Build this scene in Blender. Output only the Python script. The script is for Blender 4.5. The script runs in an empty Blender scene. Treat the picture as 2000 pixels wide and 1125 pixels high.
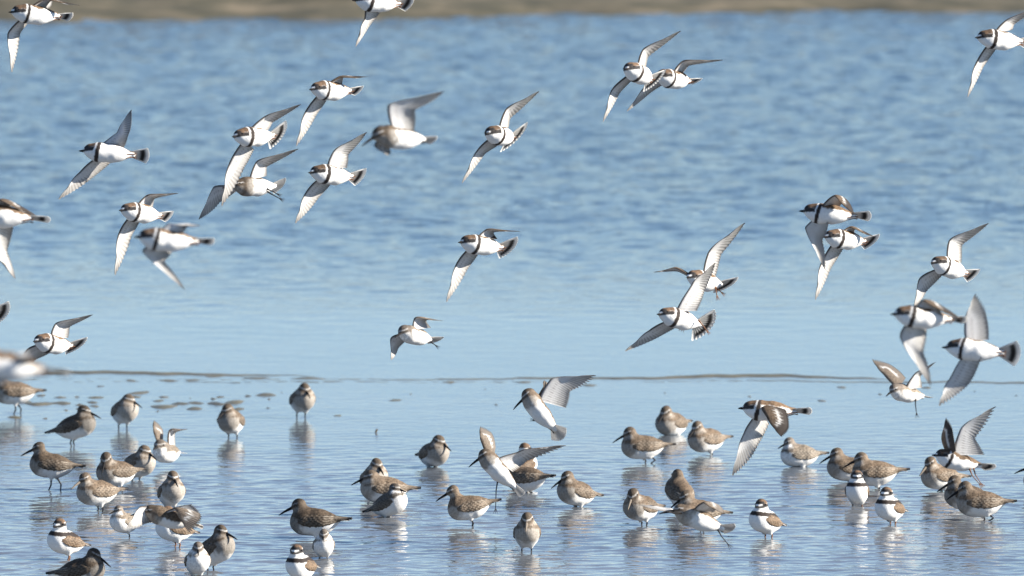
import bpy, math
import numpy as np
from mathutils import Matrix, Vector

# ---------------------------------------------------------------- camera, sky, sun, exposure
SC = bpy.context.scene
COL = SC.collection
RAD = math.radians
FPX = 33333.0                       # focal length in photo pixels (600 mm on a 36 mm sensor, 2000 px wide)
PITCH = math.atan(2062.5 / FPX)
CAM_H = 3.70
cam_data = bpy.data.cameras.new('camera')
cam_data.sensor_width = 36.0
cam_data.lens = 600.0
cam_data.clip_start = 1.0
cam_data.clip_end = 9000.0
cam_data.dof.use_dof = True
cam_data.dof.focus_distance = 47.9
cam_data.dof.aperture_fstop = 9.6
cam_data.dof.aperture_blades = 9
cam = bpy.data.objects.new('camera', cam_data)
COL.objects.link(cam)
cam.location = (0, 0, CAM_H)
cam.rotation_euler = (RAD(90) - PITCH, 0, 0)
SC.camera = cam

SUN_EL, SUN_AZ = RAD(26), RAD(98)  # azimuth clockwise from the view direction (+Y)
world = bpy.data.worlds.new('World')
SC.world = world
world.use_nodes = True
wn = world.node_tree.nodes
wl = world.node_tree.links
bg = wn['Background']
sky = wn.new('ShaderNodeTexSky')
sky.sky_type = 'NISHITA'
sky.sun_disc = False
sky.sun_elevation = SUN_EL
sky.sun_rotation = SUN_AZ
sky.altitude = 0
sky.air_density = 0.65
sky.dust_density = 0.0
sky.ozone_density = 2.1
wl.new(sky.outputs[0], bg.inputs[0])
bg.inputs[1].default_value = 0.064
sd = bpy.data.lights.new('sun', 'SUN')
sd.energy = 5.0
sd.angle = RAD(0.5)
sd.color = (1.0, 0.93, 0.82)
so = bpy.data.objects.new('sun', sd)
COL.objects.link(so)
SUN_DIR = Vector((math.sin(SUN_AZ) * math.cos(SUN_EL), math.cos(SUN_AZ) * math.cos(SUN_EL), math.sin(SUN_EL)))
so.rotation_euler = SUN_DIR.to_track_quat('Z', 'Y').to_euler()
so.location = (10, 40, 15)
SC.view_settings.view_transform = 'Standard'
SC.view_settings.look = 'None'
SC.view_settings.exposure = 1.31
SC.view_settings.gamma = 1.0
SC.view_settings.use_curve_mapping = False
SC.cycles.use_denoising = True
SC.cycles.max_bounces = 6
SC.cycles.caustics_reflective = False
SC.cycles.caustics_refractive = False

# ---------------------------------------------------------------- helpers
R_ = np.array((1.0, 0, 0))
F_ = np.array((0, math.cos(PITCH), -math.sin(PITCH)))
U_ = np.array((0, math.sin(PITCH), math.cos(PITCH)))
CAMP = np.array((0, 0, CAM_H))


def at(px, py, depth):
    """World point seen at photo pixel (px, py), depth metres along the view axis."""
    return CAMP + depth * (F_ + R_ * (px - 1000) / FPX + U_ * (562.5 - py) / FPX)


def ground(px, py, z=0.0):
    d = F_ + R_ * (px - 1000) / FPX + U_ * (562.5 - py) / FPX
    return CAMP + d * ((z - CAM_H) / d[2])


def unit(v):
    v = np.asarray(v, float)
    n = np.linalg.norm(v)
    return v / n if n > 1e-12 else v


def sstep(a, b, x):
    t = np.clip((x - a) / (b - a), 0, 1)
    return t * t * (3 - 2 * t)


def mixc(c, d, t):
    t = np.asarray(t)[..., None]
    return c * (1 - t) + np.asarray(d) * t


def mesh_np(name, verts, quads, cols=None, smooth=True, mat=None):
    me = bpy.data.meshes.new(name)
    verts = np.ascontiguousarray(verts, np.float32)
    quads = np.ascontiguousarray(quads, np.int32)
    n, k = quads.shape
    me.vertices.add(len(verts))
    me.vertices.foreach_set('co', verts.ravel())
    me.loops.add(n * k)
    me.loops.foreach_set('vertex_index', quads.ravel())
    me.polygons.add(n)
    me.polygons.foreach_set('loop_start', np.arange(0, n * k, k, dtype=np.int32))
    if smooth:
        me.polygons.foreach_set('use_smooth', np.ones(n, bool))
    me.update(calc_edges=True)
    me.validate()
    if cols is not None:
        ca = me.color_attributes.new('Col', 'FLOAT_COLOR', 'POINT')
        ca.data.foreach_set('color', np.ascontiguousarray(cols, np.float32).ravel())
    if mat:
        me.materials.append(mat)
    return me


def link(name, me, parent=None):
    o = bpy.data.objects.new(name, me)
    COL.objects.link(o)
    if parent is not None:
        o.parent = parent
    return o


def grid_quads(nr, nc, off=0, flip=False):
    i = np.arange(nr * nc).reshape(nr, nc) + off
    q = np.stack([i[:-1, :-1], i[:-1, 1:], i[1:, 1:], i[1:, :-1]], -1).reshape(-1, 4)
    return q[:, ::-1] if flip else q


rng = np.random.default_rng(11)
_NK = rng.normal(size=(14, 3)); _NP = rng.uniform(0, 6.28, 14)


def wob(p, freq, seed=0.0):
    """Cheap smooth noise in -1..1 at the given points."""
    return np.sin((p @ _NK.T) * freq + _NP + seed).sum(-1) / 5.0


# ---------------------------------------------------------------- materials
def nt(mat):
    mat.use_nodes = True
    return mat.node_tree.nodes, mat.node_tree.links


def plumage(name, scale, rough, streak=(1, 1, 1), trans=0.0):
    m = bpy.data.materials.new(name)
    n, l = nt(m)
    b = n['Principled BSDF']
    b.inputs['Roughness'].default_value = rough
    b.inputs['Specular IOR Level'].default_value = 0.25
    at_ = n.new('ShaderNodeVertexColor'); at_.layer_name = 'Col'
    tc = n.new('ShaderNodeTexCoord')
    mp = n.new('ShaderNodeMapping'); mp.inputs['Scale'].default_value = streak
    l.new(tc.outputs['Object'], mp.inputs[0])
    vo = n.new('ShaderNodeTexVoronoi'); vo.inputs['Scale'].default_value = scale
    vo.inputs['Randomness'].default_value = 0.8
    l.new(mp.outputs[0], vo.inputs['Vector'])
    no = n.new('ShaderNodeTexNoise'); no.inputs['Scale'].default_value = scale * 2.2
    no.inputs['Detail'].default_value = 4
    l.new(mp.outputs[0], no.inputs['Vector'])
    rp = n.new('ShaderNodeMapRange')
    rp.inputs['From Min'].default_value = 0.05; rp.inputs['From Max'].default_value = 0.75
    rp.inputs['To Min'].default_value = 0.5; rp.inputs['To Max'].default_value = 1.75
    l.new(vo.outputs['Distance'], rp.inputs[0])
    r2 = n.new('ShaderNodeMapRange')
    r2.inputs['From Min'].default_value = 0.3; r2.inputs['From Max'].default_value = 0.7
    r2.inputs['To Min'].default_value = 0.65; r2.inputs['To Max'].default_value = 1.35
    l.new(no.outputs['Fac'], r2.inputs[0])
    mu = n.new('ShaderNodeMath'); mu.operation = 'MULTIPLY'
    l.new(rp.outputs[0], mu.inputs[0]); l.new(r2.outputs[0], mu.inputs[1])
    mx = n.new('ShaderNodeMix'); mx.data_type = 'FLOAT'; mx.inputs[2].default_value = 1.0
    l.new(at_.outputs['Alpha'], mx.inputs[0]); l.new(mu.outputs[0], mx.inputs[3])
    vm = n.new('ShaderNodeVectorMath'); vm.operation = 'SCALE'
    l.new(at_.outputs['Color'], vm.inputs[0]); l.new(mx.outputs[0], vm.inputs['Scale'])
    l.new(vm.outputs[0], b.inputs['Base Color'])
    bp = n.new('ShaderNodeBump'); bp.inputs['Strength'].default_value = 0.35; bp.inputs['Distance'].default_value = 0.002
    l.new(no.outputs['Fac'], bp.inputs['Height']); l.new(bp.outputs[0], b.inputs['Normal'])
    if trans > 0:
        tr = n.new('ShaderNodeBsdfTranslucent')
        l.new(vm.outputs[0], tr.inputs[0])
        ms = n.new('ShaderNodeMixShader'); ms.inputs[0].default_value = trans
        l.new(b.outputs[0], ms.inputs[1]); l.new(tr.outputs[0], ms.inputs[2])
        l.new(ms.outputs[0], n['Material Output'].inputs[0])
    return m


M_BODY = plumage('body_plumage', 150, 0.75)
M_WING = plumage('wing_feathers', 220, 0.6, trans=0.36)
M_FOLD = plumage('folded_wing_feathers', 130, 0.65, streak=(0.7, 1, 1.2))


def horn(name, col, rough):
    m = bpy.data.materials.new(name)
    n, l = nt(m)
    b = n['Principled BSDF']
    b.inputs['Roughness'].default_value = rough
    b.inputs['Specular IOR Level'].default_value = .5 if rough < .3 else .15
    tc = n.new('ShaderNodeTexCoord')
    no = n.new('ShaderNodeTexNoise'); no.inputs['Scale'].default_value = 400
    l.new(tc.outputs['Object'], no.inputs['Vector'])
    cr = n.new('ShaderNodeValToRGB')
    cr.color_ramp.elements[0].color = tuple(c * 0.6 for c in col) + (1,)
    cr.color_ramp.elements[1].color = tuple(min(1, c * 1.4) for c in col) + (1,)
    l.new(no.outputs['Fac'], cr.inputs[0]); l.new(cr.outputs[0], b.inputs['Base Color'])
    return m


M_BILL = horn('dark_bill', (0.016, 0.015, 0.016), 0.75)
M_BILL_PALE = horn('sunlit_bill_paint', (0.20, 0.17, 0.14), 0.7)  # pale copy of the dark bill, sunlight on it put into the colour
M_EYE = horn('eye', (0.006, 0.005, 0.005), 0.08)
M_LEG = horn('dark_leg', (0.022, 0.022, 0.026), 0.5)
M_LEG_ORANGE = horn('orange_leg', (0.17, 0.085, 0.05), 0.5)


# ---------------------------------------------------------------- implicit body surface
def sd_ell(p, c, r, Rm=None):
    q = p - np.asarray(c)
    if Rm is not None:
        q = q @ Rm                      # columns of Rm are the local axes
    r = np.asarray(r)
    k0 = np.sqrt(((q / r) ** 2).sum(-1)); k1 = np.sqrt(((q / r ** 2) ** 2).sum(-1)) + 1e-9
    return k0 * (k0 - 1) / k1


def sd_cap(p, a, b, ra, rb):
    a = np.asarray(a, float); b = np.asarray(b, float)
    ab = b - a
    t = np.clip(((p - a) @ ab) / (ab @ ab), 0, 1)
    return np.sqrt(((p - a - t[..., None] * ab) ** 2).sum(-1)) - (ra + (rb - ra) * t)


def smin(a, b, k):
    h = np.clip(0.5 + 0.5 * (b - a) / k, 0, 1)
    return b * (1 - h) + a * h - k * h * (1 - h)


_CORN = np.array([(i, j, k) for i in (0, 1) for j in (0, 1) for k in (0, 1)])
_EDGES = [(a, b) for a in range(8) for b in range(a + 1, 8) if np.abs(_CORN[a] - _CORN[b]).sum() == 1]


def surface_nets(f, lo, hi, h):
    n = np.ceil((np.asarray(hi) - lo) / h).astype(int) + 1
    ax = [lo[i] + h * np.arange(n[i]) for i in range(3)]
    P = np.stack(np.meshgrid(*ax, indexing='ij'), -1)
    d = f(P.reshape(-1, 3)).reshape(n)
    s = d < 0
    c = [d[i:n[0] - 1 + i, j:n[1] - 1 + j, k:n[2] - 1 + k] for i, j, k in _CORN]
    neg = sum((x < 0).astype(int) for x in c)
    act = (neg > 0) & (neg < 8)
    idx = -np.ones(act.shape, int)
    ii = np.argwhere(act)
    idx[act] = np.arange(len(ii))
    cv = np.stack([x[act] for x in c], 1)
    acc = np.zeros((len(ii), 3)); cnt = np.zeros(len(ii))
    for a, b in _EDGES:
        x, y = cv[:, a], cv[:, b]
        m = (x < 0) != (y < 0)
        t = x[m] / (x[m] - y[m])
        acc[m] += _CORN[a] + t[:, None] * (_CORN[b] - _CORN[a]); cnt[m] += 1
    V = lo + h * (ii + acc / cnt[:, None])
    quads = []
    for axis in range(3):
        o1, o2 = [(1, 2), (2, 0), (0, 1)][axis]
        sl0 = [slice(None)] * 3; sl1 = [slice(None)] * 3
        sl0[axis] = slice(0, -1); sl1[axis] = slice(1, None)
        for q in (sl0, sl1):
            q[o1] = slice(1, -1); q[o2] = slice(1, -1)
        cross = s[tuple(sl0)] != s[tuple(sl1)]
        e = np.argwhere(cross)
        inside0 = s[tuple(sl0)][cross]
        e[:, o1] += 1; e[:, o2] += 1

        def cell(a, b):
            k = e.copy(); k[:, o1] -= a; k[:, o2] -= b
            return idx[k[:, 0], k[:, 1], k[:, 2]]
        qd = np.stack([cell(1, 1), cell(0, 1), cell(0, 0), cell(1, 0)], 1)
        qd[~inside0] = qd[~inside0][:, ::-1]
        quads.append(qd)
    return V, np.concatenate(quads)


def rot(yaw=0.0, pitch=0.0, roll=0.0):
    """Columns: forward, left, up. yaw about up (+ to the left), pitch up positive, roll about forward."""
    return np.array(Matrix.Rotation(RAD(yaw), 3, 'Z') @ Matrix.Rotation(RAD(-pitch), 3, 'Y') @ Matrix.Rotation(RAD(roll), 3, 'X'))


# plumage colours (linear albedo)
WHITE = np.array((0.80, 0.79, 0.77))
BLACK = np.array((0.020, 0.018, 0.018))
PL_BACK = np.array((0.115, 0.075, 0.046))
PL_CROWN = np.array((0.113, 0.072, 0.046))
DU_BACK = np.array((0.097, 0.070, 0.048))
DU_HEAD = np.array((0.108, 0.082, 0.060))
DU_BREAST = np.array((0.270, 0.241, 0.209))
SA_BACK = np.array((0.149, 0.122, 0.095))
SA_HEAD = np.array((0.149, 0.124, 0.103))


class Pose:
    """Torso, neck and head of one bird in its own frame (x forward, y left, z up), scale 1."""

    def __init__(s, sp, torso, tr, tpitch, head, hyaw, hpitch, rump, thigh=None, seed=0.0, fluff=1.0, hR=None, band=.0125, fore=.0128, tone=1.0):
        s.sp = sp; s.seed = seed; s.band = band; s.fore = fore; s.tone = tone
        s.tc = np.array(torso, float); s.tr = np.array(tr, float) * np.array((1, fluff, fluff)); s.tR = rot(0, tpitch)
        s.hc = np.array(head, float); s.hR = rot(hyaw, hpitch) if hR is None else hR
        s.hr = {'plover': np.array((.0188, .0174, .0177)), 'dunlin': np.array((.0185, .0155, .0162)), 'sandpiper': np.array((.0165, .0145, .0150))}[sp]
        s.breast = s.tc + s.tR @ np.array((s.tr[0] * .48, 0, .004))
        s.rump = np.array(rump, float)
        s.thigh = thigh
        s.axis = unit(s.hc - s.breast)

    def sdf(s, p):
        d = sd_ell(p, s.tc, s.tr, s.tR)
        d = smin(d, sd_ell(p, s.breast, s.tr[1] * np.array((.92, .94, .95))), .02)
        d = smin(d, sd_cap(p, s.tc - s.tR @ np.array((s.tr[0] * .4, 0, -.003)), s.rump, s.tr[1] * .66, .0078), .026)
        nb = s.hc + s.hR @ np.array((-.003, 0, -.003))
        d = smin(d, sd_cap(p, s.breast, nb, s.tr[1] * .62, .0118), .016)
        d = smin(d, sd_ell(p, s.hc, s.hr, s.hR), .008)
        # lores taper towards the bill
        f = s.hc + s.hR @ np.array((s.hr[0] * 1.12, 0, -.0022))
        d = smin(d, sd_cap(p, s.hc + s.hR @ np.array((.006, 0, -.0015)), f, .0095, .0034), .007)
        if s.thigh is not None:
            for a, b in s.thigh:
                d = smin(d, sd_cap(p, a, b, .0095, .0036), .009)
        return d + .0008 * wob(p, 130, s.seed)

    def colours(s, p):
        h = (p - s.hc) @ s.hR
        t = (p - s.tc) @ s.tR
        q = (p - s.hc) @ s.axis                      # along the neck, 0 at the head centre
        n1 = wob(p, 260, s.seed); n2 = wob(p, 700, s.seed * 3 + 1)
        # how much this point belongs to the head
        hd = np.sqrt((h ** 2).sum(-1))
        r = s.tr[2]
        zt = t[:, 2] / r + 0.10 * n1
        mott = np.zeros(len(p))
        if s.sp == 'plover':
            back = sstep(-.02, .22, zt - 1.3 * np.clip(t[:, 0] / s.tr[0] - .15, 0, 1))
            c = mixc(np.tile(WHITE, (len(p), 1)), PL_BACK, back)
            mott = np.where(back > .5, .75, .05)
            qq = q + .0008 * n2
            up = sstep(-.010, .012, (p - s.hc) @ (s.tR[:, 2]) - q * 0)       # back side of the neck
            wide = s.band - .45 * s.band * up
            band = sstep(-.0185 - wide - .001, -.0185 - wide + .001, qq) * (1 - sstep(-.0195, -.0175, qq))
            collar = sstep(-.0195, -.0175, qq)
            c = mixc(c, BLACK * np.array((1.5, 1.25, 1.1)), band)
            mott = np.where(band > .5, .2, mott)
            c = mixc(c, WHITE, collar)
            mott = np.where(collar > .5, .0, mott)
            cap = sstep(-.0118, -.0098, qq - .0 * up) * sstep(.0005, .003, h[:, 2] + .25 * np.clip(h[:, 0], -.01, .01) * 0)
            cap = np.maximum(cap, sstep(.002, .004, h[:, 2]) * sstep(-.0158, -.0135, qq))
            c = mixc(c, PL_CROWN, cap)
            mott = np.where(cap > .5, .5, mott)
            # black mask through the eye, black bar above the white forehead
            mask = sstep(-.0066, -.0048, h[:, 2]) * (1 - sstep(.0036, .0050, h[:, 2])) * sstep(-.0125, -.0100, h[:, 0]) * (hd < .03)
            c = mixc(c, BLACK * 1.6, mask)
            bar = sstep(.0035, .0050, h[:, 2]) * (1 - sstep(.0115, .0130, h[:, 2])) * sstep(.0055, .0080, h[:, 0])
            c = mixc(c, BLACK * 1.4, bar)
            fore = sstep(s.fore, s.fore + .0012, h[:, 0]) * sstep(.0002, .0016, h[:, 2]) * (1 - sstep(.0046, .0058, h[:, 2]))
            c = mixc(c, WHITE, fore)
            brow = sstep(.0042, .0050, h[:, 2]) * (1 - sstep(.0062, .0072, h[:, 2])) * sstep(-.011, -.009, h[:, 0]) * (1 - sstep(-.001, .001, h[:, 0]))
            c = mixc(c, WHITE, (.55 if s.fore < .014 else .2) * brow)
        else:
            B, H, BR = (DU_BACK, DU_HEAD, DU_BREAST) if s.sp == 'dunlin' else (SA_BACK, SA_HEAD, np.array((.70, .68, .65)))
            c = np.tile(WHITE * .95, (len(p), 1))
            br = sstep(-.004, .030, t[:, 0] + .007 * n1 + .75 * t[:, 2]) if s.thigh is not None else sstep(.002, .024, t[:, 0] + .006 * n1 + .1 * t[:, 2])
            c = mixc(c, BR, br * (.95 if s.sp == 'dunlin' else .7))
            stk = sstep(.25, .75, np.sin(p[:, 1] * 900 + 2 * n1) * .5 + .5 * n2) * br * sstep(-.9, .1, zt)
            c = mixc(c, BR * .5, .55 * stk * (1 if s.sp == 'dunlin' else .4))
            back = sstep(.16, .42, zt)
            c = mixc(c, B, back)
            mott = np.maximum(.3 * br, .9 * back)
            hdw = sstep(-.024, -.008, q)
            c = mixc(c, H * (1.25 if s.sp == 'dunlin' else 1.15), hdw)
            chin = hdw * (1 - sstep(-.008, -.003, h[:, 2])) * sstep(-.006, .004, h[:, 0])
            c = mixc(c, BR * 1.3, .8 * chin)
            cap = sstep(.003, .007, h[:, 2]) * hdw
            c = mixc(c, H * .75, cap)
            mott = np.where(hdw > .5, .45, mott)
            brow = sstep(.0030, .0040, h[:, 2]) * (1 - sstep(.0056, .0066, h[:, 2])) * sstep(-.006, -.002, h[:, 0]) * (hd < .026)
            c = mixc(c, WHITE * .75, .6 * brow)
            lore = sstep(-.0030, -.0015, h[:, 2]) * (1 - sstep(.0015, .003, h[:, 2])) * sstep(-.002, .002, h[:, 0]) * (hd < .03)
            c = mixc(c, H * .45, .7 * lore)
        dark = 1 - sstep(.25, .55, c.mean(1))
        c = c * (1 + (s.tone - 1) * dark[:, None]) * (1 + .05 * n2[:, None])
        return np.clip(np.concatenate([c, mott[:, None]], 1), 0, 1)

    def mesh(s, h=.0027):
        pts = [s.tc + s.tR @ (s.tr * k) for k in ((1, 0, 0), (-1, 0, 0), (0, 0, 1), (0, 0, -1))] + [s.hc + .021, s.hc - .021, s.rump]
        pts = np.array(pts)
        if s.thigh is not None:
            pts = np.concatenate([pts, np.array([b for a, b in s.thigh])])
        lo = pts.min(0) - .014; hi = pts.max(0) + .014
        lo[1] = min(lo[1], -s.tr[1] - .006); hi[1] = max(hi[1], s.tr[1] + .006)
        V, Q = surface_nets(s.sdf, lo, hi, h)
        return mesh_np('body', V, Q, s.colours(V), mat=M_BODY)


def tube(path, radii, nseg=8, flat=None):
    path = np.asarray(path, float)
    n = len(path)
    T = np.gradient(path, axis=0)
    T /= np.linalg.norm(T, axis=1)[:, None]
    ref = np.array((0, 1.0, 0)) if abs(T[0][1]) < .8 else np.array((1.0, 0, 0))
    V = []
    for i in range(n):
        a = unit(np.cross(T[i], ref)); b = np.cross(T[i], a)
        th = np.linspace(0, 2 * math.pi, nseg, endpoint=False)
        V.append(path[i] + radii[i] * (np.cos(th)[:, None] * a + np.sin(th)[:, None] * b * (1 if flat is None else flat)))
    V = np.concatenate(V)
    Q = []
    for i in range(n - 1):
        for j in range(nseg):
            k = (j + 1) % nseg
            Q.append((i * nseg + j, (i + 1) * nseg + j, (i + 1) * nseg + k, i * nseg + k))
    V = np.concatenate([V, path[:1], path[-1:]])
    for j in range(0, nseg, 2):
        Q.append((len(V) - 2, j, (j + 1) % nseg, (j + 2) % nseg))
        o = (n - 1) * nseg
        Q.append((len(V) - 1, o + (j + 2) % nseg, o + (j + 1) % nseg, o + j))
    return V, np.array(Q)


def merge(parts):
    V, Q, o = [], [], 0
    for v, q in parts:
        V.append(v); Q.append(q + o); o += len(v)
    return np.concatenate(V), np.concatenate(Q)


def bill_shape(length, r0, droop):
    t = np.linspace(0, 1, 9)
    p = np.stack([t * length, 0 * t, -droop * length * t ** 1.8], 1)
    return tube(p, r0 * (1 - t) ** .7 * .80 + .0009, 8)


BILLS = {'plover': bill_shape(.0130, .0040, .05), 'dunlin': bill_shape(.042, .0043, .13), 'sandpiper': bill_shape(.027, .0040, .08)}
BILL_ME = {(k, m.name): mesh_np('bill', *v, mat=m) for k, v in BILLS.items() for m in (M_BILL, M_BILL_PALE)}


def ball(r, n=8):
    th = np.linspace(0, math.pi, n + 1); ph = np.linspace(0, 2 * math.pi, 2 * n + 1)
    T, P = np.meshgrid(th, ph, indexing='ij')
    V = r * np.stack([np.sin(T) * np.cos(P), np.sin(T) * np.sin(P), np.cos(T)], -1).reshape(-1, 3)
    return V, grid_quads(n + 1, 2 * n + 1)


EYE_ME = mesh_np('eye', *ball(.0027), mat=M_EYE)


def mat4(Rm, loc, scale=1.0):
    m = Matrix.Identity(4)
    for i in range(3):
        for j in range(3):
            m[i][j] = float(Rm[i][j]) * scale
        m[i][3] = float(loc[i])
    return m


def face_parts(root, pose, pale=False):
    b = link('bill', BILL_ME[(pose.sp, (M_BILL_PALE if pale else M_BILL).name)], root)
    b.matrix_local = mat4(pose.hR, pose.hc + pose.hR @ np.array((pose.hr[0] * .98, 0, -.0022)))
    for sgn in (1, -1):
        e = link('eye', EYE_ME, root)
        x = .0062
        y = pose.hr[1] * math.sqrt(max(0, 1 - (x / pose.hr[0]) ** 2 - (.0022 / pose.hr[2]) ** 2)) - .0006
        e.matrix_local = mat4(pose.hR, pose.hc + pose.hR @ np.array((x, sgn * y, .0022)))


# ---------------------------------------------------------------- feathered surfaces
def feather_sheet(base, end, nrm, frac, thick, ser, camber, colf, bow=None):
    """One closed feathered sheet: columns run from base[i] to end[i]; frac = place within its feather."""
    nc = len(base); nv = 10
    v = np.linspace(0, 1, nv)
    length = end - base
    e = base + length * (1 - ser * np.abs(2 * frac - 1) ** 2.2)[:, None]
    ln = np.linalg.norm(e - base, axis=1)
    P = base[:, None] + v[None, :, None] * (e - base)[:, None]
    P = P + nrm[:, None] * (camber * ln[:, None] * np.sin(math.pi * v) ** .8)[..., None]
    if bow is not None:
        P = P + bow[:, None] * np.sin(math.pi * v)[None, :, None]
    P = P + nrm[:, None] * (.0006 * (frac[:, None] - .5) * sstep(.25, .7, v))[..., None]
    th = thick[:, None] * np.sqrt(np.clip(v, 0, 1) + .015) * (1 - v) ** 1.3 * 2.0 + .0003
    up = P + nrm[:, None] * th[..., None]; dn = P - nrm[:, None] * th[..., None]
    V = np.concatenate([up.reshape(-1, 3), dn.reshape(-1, 3)])
    n = nc * nv
    Q = [grid_quads(nc, nv), grid_quads(nc, nv, n, True)]
    i = np.arange(n).reshape(nc, nv)
    for a in (i[:, 0], i[:, -1], i[0], i[-1]):
        Q.append(np.stack([a[:-1], a[1:], a[1:] + n, a[:-1] + n], 1))
    cu = colf(v[None, :] + 0 * frac[:, None], frac[:, None] + 0 * v[None], True)
    cd = colf(v[None, :] + 0 * frac[:, None], frac[:, None] + 0 * v[None], False)
    C = np.concatenate([cu.reshape(-1, 4), cd.reshape(-1, 4)])
    return V, np.concatenate(Q), C


NF = 4
FR = np.linspace(0.0, 1.0, NF)


def wing_mesh(sp, S, W, T, Qi, Qw, left, gap=0.0, seed=0.0):
    """Open wing. S shoulder, W wrist, T tip; Qi, Qw trailing edge at the body and at the wrist."""
    base, end, frac, u = [], [], [], []
    for k in range(10):
        for f in FR:
            a = (k + f) / 10
            b = S + a * (W - S) - .10 * math.sin(math.pi * a) * .5 * ((Qi - S) * (1 - a) + (Qw - W) * a)
            e = Qi + a * (Qw - Qi) + .05 * math.sin(math.pi * a) * (Qw - W)
            base.append(b); end.append(e); frac.append(f); u.append(a * .5)
    Mq = .5 * (Qw + T) + .22 * (Qw - W)
    for k in range(10):
        for f in FR:
            t = (k + f) / 10
            b = W + .55 * t * (T - W)
            e = (1 - t) ** 2 * Qw + 2 * t * (1 - t) * Mq + t * t * T
            base.append(b); end.append(e); frac.append(f); u.append(.5 + t * .5)
    base, end, frac, u = map(np.array, (base, end, frac, u))
    def soft(A, n):
        A = A.copy()
        for _ in range(n):
            A[1:-1] = .25 * A[:-2] + .5 * A[1:-1] + .25 * A[2:]
        return A
    base = soft(base, 12); end = soft(end, 14)
    sg = 1.0 if left else -1.0
    na = sg * unit(np.cross(unit(W - S), unit(.5 * (Qi - S + Qw - W))))
    nh = sg * unit(np.cross(unit(T - W), unit(Qw - W)))
    w = sstep(.35, .65, u)[:, None]
    nrm = na * (1 - w) + nh * w
    nrm /= np.linalg.norm(nrm, axis=1)[:, None]
    thick = .0042 * (1 - sstep(.35, .75, u)) + .0011
    ser = .05 + .10 * sstep(.55, .95, u) * (0.4 + gap) + gap * .05 * sstep(.5, .7, u)
    camber = (.055 * (1 - .6 * sstep(.5, 1, u)))[:, None]

    hand = sstep(.5, .85, u)[:, None]
    bend = nrm * (.006 * np.sin(math.pi * u))[:, None]
    base = base + bend; end = end + bend
    cd = unit(.5 * (Qi - S + Qw - W))
    bow = -cd * hand * (.055 * np.linalg.norm(end - base, axis=1))[:, None]
    base = base - cd * (.05 * np.linalg.norm(T - W) * np.sin(math.pi * np.clip(u * 2 - 1, 0, 1)))[:, None]

    def colf(v, f, upper):
        uu = u[:, None] + 0 * v
        edge = np.abs(2 * f - 1)
        jit = .04 * np.sin(uu * 190 + seed) + .03 * np.sin(v * 40 + uu * 60)
        if upper:
            cov = np.array((.125, .092, .066)) if sp == 'plover' else (np.array((.20, .16, .125)) if sp == 'dunlin' else np.array((.21, .17, .135)))
            fl = np.array((.052, .043, .038)) if sp == 'plover' else np.array((.17, .145, .125))
            split = .52 - .22 * sstep(.5, .95, uu)
            vv = v + jit
            c = mixc(np.tile(cov, v.shape + (1,)), fl, sstep(split - .02, split + .03, vv))
            bar = sstep(split - .03, split + .01, vv) * (1 - sstep(split + .09, split + .13, vv)) * sstep(.12, .25, uu) * (1 - sstep(.72, .85, uu))
            c = mixc(c, WHITE * .9, bar)
            shaft = (1 - sstep(.1, .3, edge)) * sstep(.5, .9, uu) * sstep(.3, .5, v)
            c = mixc(c, np.array((.3, .27, .24)), .35 * shaft)
            c = c * (1 + .5 * edge ** 3 * sstep(.5, .7, v))[..., None]
            m = np.where(v < .5, .7, .15)
        else:
            lin = np.array((.84, .83, .82))
            fl = np.array((.66, .645, .62))
            split = .55 - .25 * sstep(.5, .95, uu)
            vv = v + jit
            c = mixc(np.tile(lin, v.shape + (1,)), fl, sstep(split - .1, split + .18, vv))
            c = mixc(c, np.array((.20, .18, .165)), .75 * sstep(.80, 1.0, vv) * (1 - .5 * sstep(.5, .7, uu)))
            c = mixc(c, np.array((.15, .13, .12)), .85 * sstep(.78, 1.0, uu) * sstep(.45, 1.0, v))
            c = mixc(c, np.array((.15, .13, .12)), .42 * edge ** 3 * sstep(split - .12, split + .1, v) * (.45 + .55 * sstep(.45, .6, uu)))
            c = mixc(c, np.array((.30, .27, .25)), .5 * (sstep(.27, .31, vv) - sstep(.33, .37, vv)) * (edge > .5) * (uu < .6))
            lead = 1 - sstep(.015, .06, v)
            c = mixc(c, np.array((.09, .07, .058)), lead)
            m = .10 + 0 * v
        return np.concatenate([np.clip(c, 0, 1), m[..., None]], -1)

    V, Q, C = feather_sheet(base, end, nrm, frac, thick, ser, camber, colf, bow)
    if not left:
        Q = Q[:, ::-1]
    return mesh_np('wing', V, Q, C, mat=M_WING)


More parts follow.
